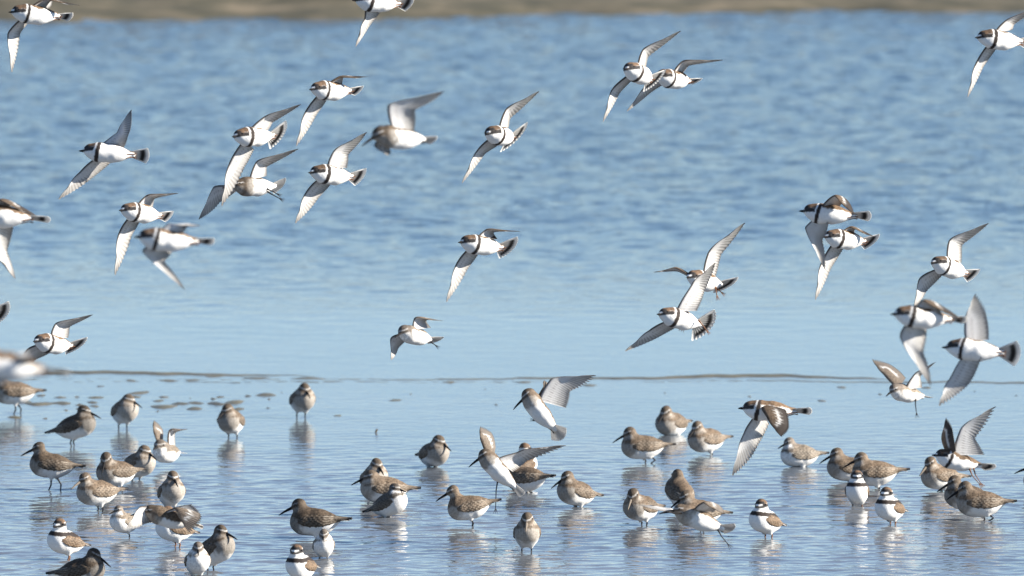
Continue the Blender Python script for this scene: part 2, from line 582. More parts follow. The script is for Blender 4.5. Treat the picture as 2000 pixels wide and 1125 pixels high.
def tail_mesh(sp, rump, length, spread, pitch, roll=0.0, width=.006):
    """Twelve tail feathers fanned behind the rump."""
    base, end, frac, fk = [], [], [], []
    Rm = rot(0, pitch, roll)
    for k in range(12):
        for f in FR:
            t = ((k + f) / 12 - .5) * 2
            ang = RAD(spread) * t
            d = Rm @ np.array((-math.cos(ang), math.sin(ang), 0))
            side = Rm @ np.array((0, 1.0, 0))
            b = rump + side * width * t * .8 + Rm @ np.array((.012, 0, 0))
            ln = length * (1 - .10 * abs(t) ** 2)
            base.append(b); end.append(b + d * (ln + .012) + side * width * t * .5); frac.append(f); fk.append(t)
    base, end, frac, fk = map(np.array, (base, end, frac, fk))
    nrm = np.tile(Rm @ np.array((0, 0, 1.0)), (len(base), 1))

    def colf(v, f, upper):
        t = np.abs(fk)[:, None] + 0 * v
        edge = np.abs(2 * f - 1)
        if sp == 'plover':
            c0 = np.array((.16, .115, .075)) if upper else np.array((.74, .72, .69))
            c = np.tile(c0, v.shape + (1,))
            v0 = .50 + .06 * t
            c = mixc(c, BLACK * 1.2, sstep(v0, v0 + .16, v))
            c = mixc(c, WHITE, sstep(.85, .89, v + .05 * edge))
            c = mixc(c, WHITE, sstep(.78, .86, t))
            c = mixc(c, np.array((.2, .18, .16)), .5 * edge ** 4 * (v < .6))
        else:
            c0 = np.array((.10, .08, .065)) if upper else np.array((.80, .78, .75))
            c = np.tile(c0, v.shape + (1,))
            c = mixc(c, np.array((.78, .76, .73)), sstep(.3, .6, t))
            c = mixc(c, np.array((.24, .22, .20)), (.6 if upper else .3) * edge ** 3)
            c = mixc(c, BLACK * 2, (1 - sstep(.12, .25, t)) * sstep(.3, .6, v) * (1 if upper else .15))
        return np.concatenate([np.clip(c, 0, 1), (.1 + 0 * v)[..., None]], -1)

    V, Q, C = feather_sheet(base, end, nrm, frac, np.full(len(base), .001), np.full(len(base), .07), np.full((len(base), 1), .01), colf)
    return mesh_np('tail', V, Q, C, mat=M_WING)


def folded_wing_mesh(pose, sgn, tip, seed=0.0, drop=0.0):
    """Closed wing lying on the flank: a scalloped shell pushed out along y to the body surface."""
    nu, nw = 60, 24
    u = np.linspace(0, 1, nu)[:, None] + np.zeros((1, nw)); w = np.zeros((nu, 1)) + np.linspace(0, 1, nw)[None]
    tr = pose.tr
    sh = np.array((tr[0] * .62, 0, tr[2] * .15)); tipl = pose.tR.T @ (np.array(tip) - pose.tc)
    x = sh[0] + (tipl[0] - sh[0]) * u
    zt = (tr[2] * .66) * (1 - sstep(.30, 1.0, u)) * (.35 + .65 * sstep(0, .22, u)) + (tipl[2] + .002) * sstep(.30, 1.0, u)
    zb = (-tr[2] * (.36 + drop)) * sstep(-.05, .22, u) * (1 - sstep(.38, 1.0, u)) + (tipl[2] - .0045) * sstep(.38, 1.0, u)
    z = zt + (zb - zt) * w
    scal = .0035 * np.abs(np.sin(u * 26)) * (w > .93) * (u < .8)
    z = z + scal
    loc = np.stack([x, 0 * x, z], -1).reshape(-1, 3)
    g = loc @ pose.tR.T + pose.tc
    lo = np.zeros(len(g)); hi = np.full(len(g), tr[1] * 1.6)
    inside = pose.sdf(g) < 0
    for _ in range(16):
        m = .5 * (lo + hi)
        q = g.copy(); q[:, 1] = m
        neg = pose.sdf(q) < 0
        lo = np.where(neg, m, lo); hi = np.where(neg, hi, m)
    y = np.where(inside, .5 * (lo + hi), 0).reshape(nu, nw)
    floor_ = .004 + .013 * (1 - sstep(.55, 1.0, u))
    # rows of coverts stand a little proud of one another
    ru = 10.5 + .6 * math.sin(seed); rw = 7
    uu_ = u + .012 * np.sin(w * 11 + seed); ww_ = np.clip(w + .02 * np.sin(u * 19 + seed * 2), 0, .999)
    row = np.floor(uu_ * ru + .5 * (np.floor(ww_ * rw) % 2)); fu = uu_ * ru + .5 * (np.floor(ww_ * rw) % 2) - row
    fw = ww_ * rw - np.floor(ww_ * rw)
    rim = np.minimum(np.minimum(w, 1 - w) * 8, np.minimum(u * 10, 1))
    out = .0030 * np.clip(rim, 0, 1) + .0010 * fu * (u < .72)
    y = np.maximum(y, floor_ * (1 - .6 * np.abs(2 * w - 1) ** 2)) + out - .0008
    P = g.reshape(nu, nw, 3).copy(); P[..., 1] = sgn * y
    P2 = P.copy(); P2[..., 1] = sgn * (y - .0028)
    V = np.concatenate([P.reshape(-1, 3), P2.reshape(-1, 3)])
    n = nu * nw
    i = np.arange(n).reshape(nu, nw)
    Q = [grid_quads(nu, nw, 0, sgn > 0), grid_quads(nu, nw, n, sgn < 0)]
    for a in (i[:, 0], i[:, -1], i[0], i[-1]):
        Q.append(np.stack([a[:-1], a[1:], a[1:] + n, a[:-1] + n], 1))
    B = {'plover': PL_BACK, 'dunlin': DU_BACK * 1.1, 'sandpiper': SA_BACK}[pose.sp]
    B = B * pose.tone
    edge = sstep(.30, .5, np.abs(fu - .5)) * .7 + sstep(.30, .5, np.abs(fw - .5)) * .7
    c = np.tile(B, (nu, nw, 1)) * (1 + .18 * np.sin(row * 12.9 + np.floor(w * 6) * 7.7 + seed))[..., None]
    amt = {'plover': .25, 'dunlin': .42, 'sandpiper': .6}[pose.sp]
    c = c * (1 - .38 * (np.abs(fu - .5) < .22) * (np.abs(fw - .5) < .25) * (u < .75))[..., None]
    c = mixc(c, np.array((.34, .30, .25)) * pose.tone, amt * np.clip(edge, 0, 1) * (u < .75) * (u > .04))
    c = mixc(c, np.array((.07, .055, .045)), .8 * sstep(.74, .84, u) * (w > .25))
    c = mixc(c, BLACK * 1.5, sstep(.90, .95, u))
    c = mixc(c, np.array((.33, .29, .24)), .5 * (np.abs(np.sin(w * 15)) > .92) * (u > .5) * (u < .93))
    C = np.concatenate([np.clip(c, 0, 1), np.where(u < .8, .55, .1)[..., None]], -1).reshape(-1, 4)
    return mesh_np('wing', V, np.concatenate(Q), np.concatenate([C, C]), mat=M_FOLD)


def leg_shape(hip, hock, foot, toes=None, r=.0017):
    t = np.linspace(0, 1, 5)[:, None]
    a = hip + t * (hock - hip); b = hock + t[1:] * (foot - hock)
    path = np.concatenate([a, b])
    rad = np.concatenate([np.linspace(.0034, r * 1.15, 5), np.linspace(r * 1.2, r, 4)])
    rad[4] = r * 1.45
    parts = [tube(path, rad, 6)]
    if toes is not None:
        for d in toes:
            k = np.linspace(0, 1, 5)[:, None]
            parts.append(tube(foot + k * d, np.linspace(r * .95, r * .45, 5), 6))
    return merge(parts)


def new_thing(name, label, group, M):
    o = bpy.data.objects.new(name, None)
    o.empty_display_size = .02
    COL.objects.link(o)
    o.matrix_world = M
    o['label'] = label
    o['category'] = 'bird'
    if group:
        o['group'] = group
    return o


# ---------------------------------------------------------------- the setting: water, mud, bank
def water_material():
    m = bpy.data.materials.new('shallow_water')
    n, l = nt(m)
    b = n['Principled BSDF']
    b.inputs['Roughness'].default_value = 0.04
    b.inputs['IOR'].default_value = 1.333
    b.inputs['Specular IOR Level'].default_value = 0.5
    g = n.new('ShaderNodeNewGeometry')
    sep = n.new('ShaderNodeSeparateXYZ'); l.new(g.outputs['Position'], sep.inputs[0])
    # suspended silt: browner over the flat, bluer in the channel
    mr = n.new('ShaderNodeMapRange'); mr.inputs['From Min'].default_value = 50; mr.inputs['From Max'].default_value = 62
    l.new(sep.outputs['Y'], mr.inputs[0])
    no = n.new('ShaderNodeTexNoise'); no.inputs['Scale'].default_value = 1.3; no.inputs['Detail'].default_value = 3
    l.new(g.outputs['Position'], no.inputs['Vector'])
    cr = n.new('ShaderNodeValToRGB')
    cr.color_ramp.elements[0].position = .35; cr.color_ramp.elements[0].color = (.095, .108, .130, 1)
    cr.color_ramp.elements[1].position = .65; cr.color_ramp.elements[1].color = (.150, .158, .172, 1)
    l.new(no.outputs['Fac'], cr.inputs[0])
    mx = n.new('ShaderNodeMix'); mx.data_type = 'RGBA'
    mx.inputs['B'].default_value = (.035, .075, .115, 1)
    l.new(mr.outputs[0], mx.inputs['Factor']); l.new(cr.outputs[0], mx.inputs['A'])
    l.new(mx.outputs['Result'], b.inputs['Base Color'])
    # capillary ripples too small for the mesh
    n2 = n.new('ShaderNodeTexNoise'); n2.inputs['Scale'].default_value = 34; n2.inputs['Detail'].default_value = 2
    l.new(g.outputs['Position'], n2.inputs['Vector'])
    bp = n.new('ShaderNodeBump'); bp.inputs['Strength'].default_value = 0.5; bp.inputs['Distance'].default_value = 0.0019
    l.new(n2.outputs['Fac'], bp.inputs['Height'])
    n3 = n.new('ShaderNodeTexNoise'); n3.inputs['Scale'].default_value = 17; n3.inputs['Detail'].default_value = 3
    l.new(g.outputs['Position'], n3.inputs['Vector'])
    m3 = n.new('ShaderNodeMapRange'); m3.inputs['From Min'].default_value = 58; m3.inputs['From Max'].default_value = 67
    m3.inputs['To Max'].default_value = 1.0
    l.new(sep.outputs['Y'], m3.inputs[0])
    b3 = n.new('ShaderNodeBump'); b3.inputs['Distance'].default_value = 0.015
    l.new(m3.outputs[0], b3.inputs['Strength'])
    l.new(n3.outputs['Fac'], b3.inputs['Height']); l.new(bp.outputs[0], b3.inputs['Normal'])
    l.new(b3.outputs[0], b.inputs['Normal'])
    return m


def wave_sum(X, Y, lam0, lam1, n, rms_slope, seed, spread=80):
    r = np.random.default_rng(seed)
    lam = np.exp(r.uniform(math.log(lam0), math.log(lam1), n))
    th = np.radians(r.normal(-90, spread * .5, n))
    ph = r.uniform(0, 2 * math.pi, n)
    k = 2 * math.pi / lam
    amp = rms_slope * math.sqrt(2.0 / n) / k
    Z = np.zeros_like(X)
    for i in range(n):
        Z += (amp[i] * np.cos(k[i] * (X * np.float32(math.cos(th[i])) + Y * np.float32(math.sin(th[i]))) + ph[i])).astype(np.float32)
    return Z


def axis_pts(dense0, dense1, step, far0, far1):
    mid = np.arange(dense0, dense1 + step * .5, step)
    k = 26
    up = dense1 + (far1 - dense1) * np.linspace(0, 1, k + 1)[1:] ** 2.6
    dn = dense0 + (far0 - dense0) * np.linspace(0, 1, k + 1)[1:] ** 2.6
    return np.concatenate([dn[::-1], mid, up])


# where each wading bird stands, in photo pixels: rings spread from its legs
WADERS = [(26, 808), (150, 871), (243, 838), (590, 816), (452, 855), (99, 957), (226, 958), (271, 938), (188, 1000), (334, 992), (242, 1050), (126, 1094), (338, 1069), (162, 1150), (420, 1114), (385, 1126), (612, 1053), (632, 1090), (588, 1142), (847, 912), (730, 968), (748, 984), (762, 1011), (914, 1027), (1020, 946), (1026, 962), (1029, 1077), (1124, 991), (1253, 904), (1312, 849), (1378, 888), (1560, 911), (1655, 942), (1706, 954), (1674, 990), (1738, 1024), (1836, 960), (1886, 1002), (1912, 1017), (2040, 970), (1494, 1050), (1252, 1026), (1328, 1000), (1362, 1037)]


def build_water():
    xs = axis_pts(-2.9, 2.9, .0165, -420, 420)
    yn = np.arange(42.0, 56.0, .0125); yf = np.arange(56.0, 83.0, .034)
    k = np.linspace(0, 1, 27)[1:] ** 2.4
    ys = np.concatenate([(42.0 - k * 400)[::-1], yn, yf, 83.0 + k * 12])
    X, Y = np.meshgrid(xs.astype(np.float32), ys.astype(np.float32), indexing='ij')
    near = 1 - sstep(49.5, 53.2, Y)
    calm = 1 - sstep(54.0, 55.0, Y)
    patch = .75 + .5 * wave_sum(X, Y, 1.0, 3.0, 8, .35, 5)
    patch = np.clip(patch, .25, 1.4)
    a_near = (.16 + .84 * near) * calm * patch
    chan = sstep(56.5, 66.0, Y)
    gust = np.clip(.95 + .7 * wave_sum(X, Y, 2.0, 7.0, 10, .10, 9), .35, 1.5)
    a_far = (.05 + .95 * chan) * sstep(54.5, 56.5, Y) * gust
    edge = (1 - sstep(2.8, 6.0, np.abs(X))) * sstep(39.5, 42.0, Y)
    Z = a_near * wave_sum(X, Y, .042, .15, 56, .076, 1, 120)
    Z += a_near * .5 * wave_sum(X, Y, .22, .7, 14, .022, 3)
    Z += a_far * wave_sum(X, Y, .10, .36, 60, .068, 2, 170)
    for px, py in WADERS:
        c = ground(px, py)
        m = (np.abs(X - c[0]) < .30) & (np.abs(Y - c[1]) < .34)
        rr = np.sqrt((X[m] - c[0]) ** 2 + (Y[m] - c[1]) ** 2)
        Z[m] += .00085 * np.cos(2 * math.pi * rr / .052 + px) * np.exp(-rr / .085) * sstep(.30, .20, rr)
    Z *= edge
    V = np.stack([X, Y, Z], -1).reshape(-1, 3)
    me = mesh_np('water', V, grid_quads(len(xs), len(ys), 0, True), mat=water_material())
    o = link('water', me)
    o['kind'] = 'structure'; o['label'] = 'rippled blue tidal water over the mudflat and channel'


def earth_material(name, c0, c1, c2, scale, rough):
    m = bpy.data.materials.new(name)
    n, l = nt(m)
    b = n['Principled BSDF']
    b.inputs['Roughness'].default_value = rough
    g = n.new('ShaderNodeNewGeometry')
    no = n.new('ShaderNodeTexNoise'); no.inputs['Scale'].default_value = scale; no.inputs['Detail'].default_value = 6
    no.inputs['Roughness'].default_value = .62
    l.new(g.outputs['Position'], no.inputs['Vector'])
    cr = n.new('ShaderNodeValToRGB')
    cr.color_ramp.elements[0].position = .32; cr.color_ramp.elements[0].color = c0 + (1,)
    cr.color_ramp.elements[1].position = .68; cr.color_ramp.elements[1].color = c2 + (1,)
    e = cr.color_ramp.elements.new(.5); e.color = c1 + (1,)
    l.new(no.outputs['Fac'], cr.inputs[0]); l.new(cr.outputs[0], b.inputs['Base Color'])
    n2 = n.new('ShaderNodeTexNoise'); n2.inputs['Scale'].default_value = scale * 14; n2.inputs['Detail'].default_value = 5
    l.new(g.outputs['Position'], n2.inputs['Vector'])
    bp = n.new('ShaderNodeBump'); bp.inputs['Strength'].default_value = .6; bp.inputs['Distance'].default_value = .006
    l.new(n2.outputs['Fac'], bp.inputs['Height']); l.new(bp.outputs[0], b.inputs['Normal'])
    return m


# mud just breaking the surface: photo pixel, half-width px, half-height px
MUD_SPOTS = [
    (78, 789, 30, 4), (123, 787, 18, 3.5), (45, 786, 18, 3), (80, 773, 12, 2.5), (118, 776, 16, 2), (150, 776, 9, 2),
    (155, 792, 11, 3), (185, 794, 12, 2.5), (188, 776, 22, 2), (180, 786, 14, 2.5), (128, 801, 9, 2), (88, 817, 10, 2),
    (28, 816, 18, 3), (155, 799, 14, 2), (196, 755, 10, 2), (270, 768, 22, 3.5), (262, 775, 18, 2.5), (285, 765, 12, 2),
    (320, 794, 27, 4.5), (352, 789, 20, 3), (382, 787, 17, 3), (380, 799, 17, 3.5), (320, 775, 15, 2), (310, 783, 16, 2),
    (374, 778, 6, 2), (417, 779, 9, 3), (430, 775, 12, 2), (422, 789, 19, 4), (459, 785, 18, 5), (465, 799, 14, 3.5),
    (519, 772, 21, 4), (484, 774, 11, 2), (526, 780, 7, 2), (525, 798, 8, 2.5), (553, 767, 6, 2), (309, 803, 5, 2),
    (330, 744, 24, 2), (375, 743, 22, 1.8), (255, 744, 12, 2.5), (420, 735, 30, 1.6), (500, 738, 40, 1.8), (600, 739, 46, 1.8),
    (880, 746, 16, 2), (950, 760, 8, 1.6), (772, 782, 20, 1.6), (800, 770, 7, 1.6), (970, 791, 8, 1.8), (660, 811, 12, 1.6),
    (1024, 746, 22, 1.8), (1087, 751, 30, 1.5), (1150, 752, 22, 1.6), (1462, 774, 8, 2.2), (1605, 783, 12, 2), (1644, 757, 14, 1.8),
    (1570, 786, 3, 1.5), (1987, 772, 7, 2.4), (1810, 758, 14, 2.4), (1300, 767, 5, 1.4), (1720, 770, 9, 1.4), (1905, 764, 6, 1.3),
]
# the low ridge that dams the flat from the channel: photo x, y, thickness px
RIDGES = [
    [(-400, 722, 9), (80, 727, 9), (300, 729, 8), (470, 732, 6), (640, 736, 2)],
    [(560, 741, 1.5), (800, 741, 2.5), (1000, 740, 4), (1150, 739, 6), (1260, 738, 7), (1400, 735, 9), (1500, 734, 9.5), (1600, 736, 7), (1700, 739, 4), (1760, 741, 1)],
    [(1180, 746, 1.5), (1300, 745, 3), (1420, 744, 2), (1500, 744, 3.5), (1620, 745, 3.5), (1700, 746, 3.5), (1850, 747, 4), (2000, 748, 4), (2400, 750, 5)],
]


def build_mud():
    xs = np.arange(-3.4, 3.4, .018); ys = np.arange(45.0, 57.5, .028)
    X, Y = np.meshgrid(xs, ys, indexing='ij')
    r = wave_sum(X.astype(np.float32), Y.astype(np.float32), .10, .6, 24, .10, 21)
    r2 = wave_sum(X.astype(np.float32), Y.astype(np.float32), .05, .18, 24, .10, 22)
    Z = -.030 + .25 * r - .25 * sstep(55.2, 57.5, Y)
    for px, py, hw, hh in MUD_SPOTS:
        c = ground(px, py)
        sx = hw / FPX * c[1] * 1.35; sy = max(.06, hh / FPX * c[1] * 14 * 1.0)
        g = np.exp(-(((X - c[0]) / sx) ** 2) - ((Y - c[1] + .3 * sy * np.sin(X * 55 + px)) / sy) ** 2)
        Z = np.maximum(Z, (-.030 + (.0318 + .0011 * hh + .05 * r + .06 * r2) * g ** .35))
    for line in RIDGES:
        L = np.array(line, float)
        gx = np.array([ground(a, b)[:2] for a, b, t in line])
        cy = np.interp(X, gx[:, 0], gx[:, 1]); th = np.interp(X, gx[:, 0], L[:, 2], left=L[0, 2], right=0)
        cy = cy + .018 * np.sin(X * 9 + 1) + .012 * np.sin(X * 23) + .012 * np.sin(X * 51)
        hgt = th / FPX * 55 * 1.0
        sg = .05 + .007 * th
        Z = np.maximum(Z, (-.030 + (.030 + hgt * .35) * np.exp(-((Y - cy) / sg) ** 2) + .06 * r * (th > .5) + .10 * r2 * (th > .5)) * (th > 0) - 1.0 * (th <= 0))
    V = np.stack([X, Y, Z], -1).reshape(-1, 3)
    m = earth_material('wet_mud', (.080, .070, .040), (.118, .104, .060), (.16, .14, .088), 9, .36)
    o = link('mudflat', mesh_np('mudflat', V, grid_quads(len(xs), len(ys), 0, True), mat=m))
    o['kind'] = 'structure'; o['label'] = 'low olive brown mud ridge and mud patches breaking the water'


def build_bank():
    xs = axis_pts(-5.0, 5.0, .06, -420, 420)
    ys = np.concatenate([np.arange(76.5, 90, .07), 90 + np.linspace(0, 1, 30)[1:] ** 2.2 * 400])
    X, Y = np.meshgrid(xs, ys, indexing='ij')
    x0, y0 = ground(0, 42)[:2]; x1, y1 = ground(2000, 21)[:2]
    sl = (y1 - y0) / (x1 - x0)
    shore = y0 + np.clip(X - x0, -6, 12) * sl + .16 * np.sin(X * 1.7) + .12 * np.sin(X * 4.3 + 1) + .07 * np.sin(X * 9.1)
    d = Y - shore
    r = wave_sum(X.astype(np.float32), Y.astype(np.float32), .25, 2.0, 30, .16, 31)
    Z = .10 * d * (d < 0) + (.030 * (1 - np.exp(-np.maximum(d, 0) / .35)) + .035 * np.maximum(d, 0) * np.exp(-np.maximum(d, 0) / 40)) + r * sstep(.1, 1.5, d) * .9
    Z = np.minimum(Z, 2.4)
    V = np.stack([X, Y, Z], -1).reshape(-1, 3)
    m = earth_material('far_bank_mud', (.024, .025, .013), (.076, .067, .040), (.185, .148, .098), 3.6, .9)
    o = link('far_bank', mesh_np('far_bank', V, grid_quads(len(xs), len(ys), 0, True), mat=m))
    o['kind'] = 'structure'; o['label'] = 'grey brown mud bank on the far side of the channel'
    xs = np.linspace(-4200, 4200, 30); ys = np.linspace(-4200, 4200, 30)
    X, Y = np.meshgrid(xs, ys, indexing='ij')
    V = np.stack([X, Y, 0 * X - 1.2], -1).reshape(-1, 3)
    o = link('ground', mesh_np('ground', V, grid_quads(30, 30, 0, True), mat=earth_material('salt_marsh', (.06, .065, .03), (.10, .10, .05), (.16, .14, .08), .02, .9)))
    o['kind'] = 'structure'; o['label'] = 'flat ground reaching to the horizon'


build_water()
build_mud()
build_bank()


# ---------------------------------------------------------------- birds in the air
def pxof(P):
    d = P - CAMP
    z = d @ F_
    return np.array((1000 + FPX * (d @ R_) / z, 562.5 - FPX * (d @ U_) / z)), z


def lift(P, px, length, sign):
    z = (P - CAMP) @ F_
    q = at(px[0], px[1], z)
    d = np.linalg.norm(q - P)
    return q + F_ * sign * math.sqrt(max(0.0, length ** 2 - d ** 2))


SPEC = {
    'plover': dict(L=.190, tail=.104, torso=(.010, 0, -.002), tr=(.050, .0248, .0240), head=(.0555, 0, .0075), rump=(-.064, 0, .003), tl=.054, arm=.066, hand=.115, ci=.058, cw=.050, s=1.0),
    'dunlin': dict(L=.216, tail=.100, torso=(.010, 0, -.002), tr=(.053, .0250, .0245), head=(.0590, 0, .0065), rump=(-.066, 0, .003), tl=.042, arm=.064, hand=.115, ci=.060, cw=.052, s=1.0),
    'sandpiper': dict(L=.200, tail=.100, torso=(.010, 0, -.002), tr=(.051, .0245, .0240), head=(.0580, 0, .0070), rump=(-.064, 0, .003), tl=.044, arm=.064, hand=.110, ci=.060, cw=.052, s=.80),
}


def fly(sp, label, bill, tail, D, L, R, group='birds in flight', toward=1, s=None, spread=14, tail_pitch=0, tail_roll=0,
        hyaw=0, hpitch=0, headz=0, dL=(.1, .1), dR=(-.15, -.15), cL=None, cR=None, roll=0, legs=None, gap=0.0, legmat=None, body_down=None):
    S0 = SPEC[sp]
    s = s or S0['s']
    bill = np.array(bill, float); tail = np.array(tail, float)
    mpp = D / FPX
    d2 = (bill - tail) * mpp
    Ln = S0['L'] * s
    l2 = np.linalg.norm(d2)
    if l2 > Ln:
        s *= l2 / Ln; Ln = l2
    dep = math.sqrt(max(0.0, Ln ** 2 - l2 ** 2))
    F = unit(R_ * d2[0] - U_ * d2[1] - F_ * dep * toward)
    cpx = tail + (bill - tail) * S0['tail'] / S0['L']
    C = at(cpx[0], cpx[1], D)
    tl = lift(C, L[1], .19 * s, -.8) - C; trr = lift(C, R[1], .19 * s, .8) - C
    A = unit(tl) - unit(trr)
    A = unit(A - F * (A @ F))
    if roll:
        A = np.array(Matrix.Rotation(RAD(roll), 3, Vector(F)) @ Vector(A))
    B = np.stack([F, A, np.cross(F, A)], 1)           # columns forward, left, up
    wings = []
    for (W, T, Qi, Qw), sg, dd, cs in ((L, 1, dL, cL), (R, -1, dR, cR)):
        Sh = C + s * (B @ np.array((.028, .015 * sg, .009)))
        zs = (Sh - CAMP) @ F_
        w0 = at(W[0], W[1], zs) - Sh; t0 = at(T[0], T[1], zs) - at(W[0], W[1], zs)
        k = min(1.0, (np.linalg.norm(w0) + np.linalg.norm(t0)) / ((S0['arm'] + S0['hand']) * s))
        sl = min(2.2, math.sqrt(1 / k ** 2 - 1))
        Wp = Sh + w0 + F_ * dd[0] * sl * np.linalg.norm(w0)
        Tp = Wp + t0 + F_ * dd[1] * sl * np.linalg.norm(t0)
        Q = []
        for base, qp, ln, bone in ((Sh, Qi, S0['ci'] * s, unit(Wp - Sh)), (Wp, Qw, S0['cw'] * s, unit(unit(Wp - Sh) + unit(Tp - Wp)))):
            if qp is None:
                c = -F - bone * (-F @ bone)
                Q.append(base + unit(c) * ln)
                continue
            z = (base - CAMP) @ F_
            c = at(qp[0], qp[1], z) - base
            e = math.sqrt(max(0.0, ln ** 2 - c @ c))
            best = max((1, -1), key=lambda k: -abs(unit(c + k * e * F_) @ bone) + .6 * (unit(c + k * e * F_) @ -F)) if cs is None else cs
            Q.append(base + c + best * e * F_)
        loc = [((P - C) @ B) / s for P in (Sh, Wp, Tp, Q[0], Q[1])]
        wings.append((loc, sg))
    # birds keep the head level while the body banks
    hu = unit(np.array((0, 0, 1.0)) * .8 + B[:, 2] * .25)
    hf = F - hu * (F @ hu) * .8
    hf = unit(hf)
    hu = unit(hu - hf * (hu @ hf))
    hR = B.T @ np.stack([hf, np.cross(hu, hf), hu], 1) @ rot(hyaw, hpitch)
    pose = Pose(sp, S0['torso'], S0['tr'], 0, np.array(S0['head']) + (0, 0, headz), 0, 0, S0['rump'], seed=cpx[0] * .37, hR=hR, band=.0105 + .0022 * math.sin(cpx[0] * 1.7), fore=.0164, tone=1.0 + .22 * math.sin(cpx[0] * .9 + cpx[1]))
    root = new_thing(sp if sp != 'dunlin' else 'dunlin', label, group, mat4(B, C, s))
    link('body', pose.mesh(), root)
    for loc, sg in wings:
        link('wing', wing_mesh(sp, *loc, sg > 0, gap=gap, seed=cpx[1]), root)
    link('tail', tail_mesh(sp, np.array(S0['rump']) + (.006, 0, 0), S0['tl'], spread, tail_pitch, tail_roll), root)
    face_parts(root, pose)
    lm = legmat or (M_LEG_ORANGE if sp == 'plover' else M_LEG)
    for i, sg in enumerate((1, -1)):
        if legs is not None and i < len(legs):
            pts = [((at(q[0], q[1], D - sg * .004) - C) @ B) / s for q in legs[i]]
            toe = unit(pts[2] - pts[1])
            n = unit(np.cross(toe, (0.3, 1, 0.2)))
            tt = [toe * .016 + n * k for k in (-.007, 0, .007)]
            v = leg_shape(pts[0], pts[1], pts[2], tt, r=.0013)
        else:
            hip = np.array((-.030, sg * .008, -.010)); hock = np.array((-.046, sg * .006, -.0105)); ft = np.array((-.064, sg * .005, -.0050))
            v = leg_shape(hip, hock, ft, [np.array((-.010, sg * k, .0)) for k in (-.003, .001, .004)], r=.0011)
        link('leg', mesh_np('leg', *v, mat=lm), root)
    return root


# ---------------------------------------------------------------- birds standing in the shallows
STAND = {
    'plover': dict(tr=(.0470, .0295, .0315), head=(.027, .0485), rump=(-.056, .006), tip=(-.083, .009), tl=.030, s=1.0),
    'dunlin': dict(tr=(.0565, .0340, .0352), head=(.0375, .0490), rump=(-.066, .008), tip=(-.104, .013), tl=.036, s=1.0),
    'sandpiper': dict(tr=(.0550, .0340, .0360), head=(.034, .0500), rump=(-.062, .008), tip=(-.102, .013), tl=.036, s=.78),
}


def stand(sp, label, px, py, az, lift_=.012, pitch=4, hf=0.0, hu=0.0, hyaw=0, hpitch=-14, s=None, pale=False, step=0.0, fluff=1.0,
          group='birds wading in the shallows', one_leg=False, bent=False, tone=1.0):  # low tone puts shade into the plumage colour, beside individual variation
    hu -= .005
    if sp == 'dunlin':
        tone *= .86 + .26 * (math.sin(px * 12.9 + py * 3.1) * .5 + .5)
    if sp == 'plover':
        pitch += 9; hu += .003
    if abs(az) < 50:
        pitch *= .55; lift_ *= .85; hu -= .003
    S0 = STAND[sp]
    s = s or S0['s']
    g = ground(px, py)
    a = RAD(az)
    F = np.array((math.sin(a), -math.cos(a), 0)); Lf = np.cross((0, 0, 1.0), F)
    B = np.stack([F, Lf, np.array((0, 0, 1.0))], 1)
    tr = np.array(S0['tr'])
    tc = np.array((0, 0, lift_ / s + tr[2] * fluff))
    tR = rot(0, pitch)
    head = tc + tR @ np.array((S0['head'][0], 0, S0['head'][1])) + np.array((hf, 0, hu))
    head[1] += .007 * math.sin(RAD(hyaw)); head[0] -= .005 * (1 - math.cos(RAD(hyaw)))
    rump = tc + tR @ np.array((S0['rump'][0], 0, S0['rump'][1]))
    z0 = tc[2] - tr[2]
    hips = []
    legs = []
    for sg in (1, -1):
        if one_leg and sg < 0:
            continue
        st = step * sg
        hip = np.array((-.006, sg * .014, tc[2] - tr[2] * .55))
        low = np.array((-.010 + st * .4, sg * .0135, tc[2] - tr[2] * 1.10))
        hock = np.array((-.016 + st * .8, sg * .0135, min(low[2] - .002, max(z0 * .45, -.012))))
        foot = np.array((-.004 + st * 1.3, sg * .0135, -.030))
        if bent and sg > 0:
            hock = np.array((-.040, sg * .0135, max(.008, z0 * .75))); low = np.array((-.024, sg * .0135, z0 + .006)); foot = np.array((-.010, sg * .0135, -.012))
        hips.append((hip, low)); legs.append((low + (0, 0, .004), hock, foot))
    head[0] += .003
    bl = {'plover': .013, 'dunlin': .042, 'sandpiper': .026}[sp]
    for _ in range(0 if sp == 'plover' else 14):           # lift the bill until it clears the breast
        pose = Pose(sp, tc, tr, pitch, head, hyaw, hpitch, rump, seed=0, fluff=fluff)
        pts = np.array([pose.hc + pose.hR @ np.array((pose.hr[0] + bl * k, 0, -.0022 - .13 * bl * k ** 1.8)) for k in ((.5 if sp == 'sandpiper' else .33), .55, .8, 1.0)])
        if pose.sdf(pts).min() > .0030:
            break
        hpitch += 3; head[0] += .0012
    pose = Pose(sp, tc, tr, pitch, head, hyaw, hpitch, rump, thigh=hips, seed=px * .21 + py, fluff=fluff, tone=tone)
    root = new_thing(sp, label, group, mat4(B, g, s))
    link('body', pose.mesh(.0028), root)
    for sg in (1, -1):
        tip = tc + tR @ np.array((S0['tip'][0], 0, S0['tip'][1]))
        link('wing', folded_wing_mesh(pose, sg, tip, seed=px), root)
    link('tail', tail_mesh(sp, rump + tR @ np.array((.004, 0, 0)), S0['tl'], 9, pitch + 3), root)
    face_parts(root, pose, pale)
    for q in legs:
        link('leg', mesh_np('leg', *leg_shape(*q), mat=M_LEG_ORANGE if sp == 'plover' else M_LEG), root)
    return root


# ---------------------------------------------------------------- the flock in the air
# per wing, as photo pixels: wrist, tip, trailing edge at the body, trailing edge at the wrist (first the bird's left wing, then its right)
def plover(*a, **k):
    return fly('plover', *a, **k)


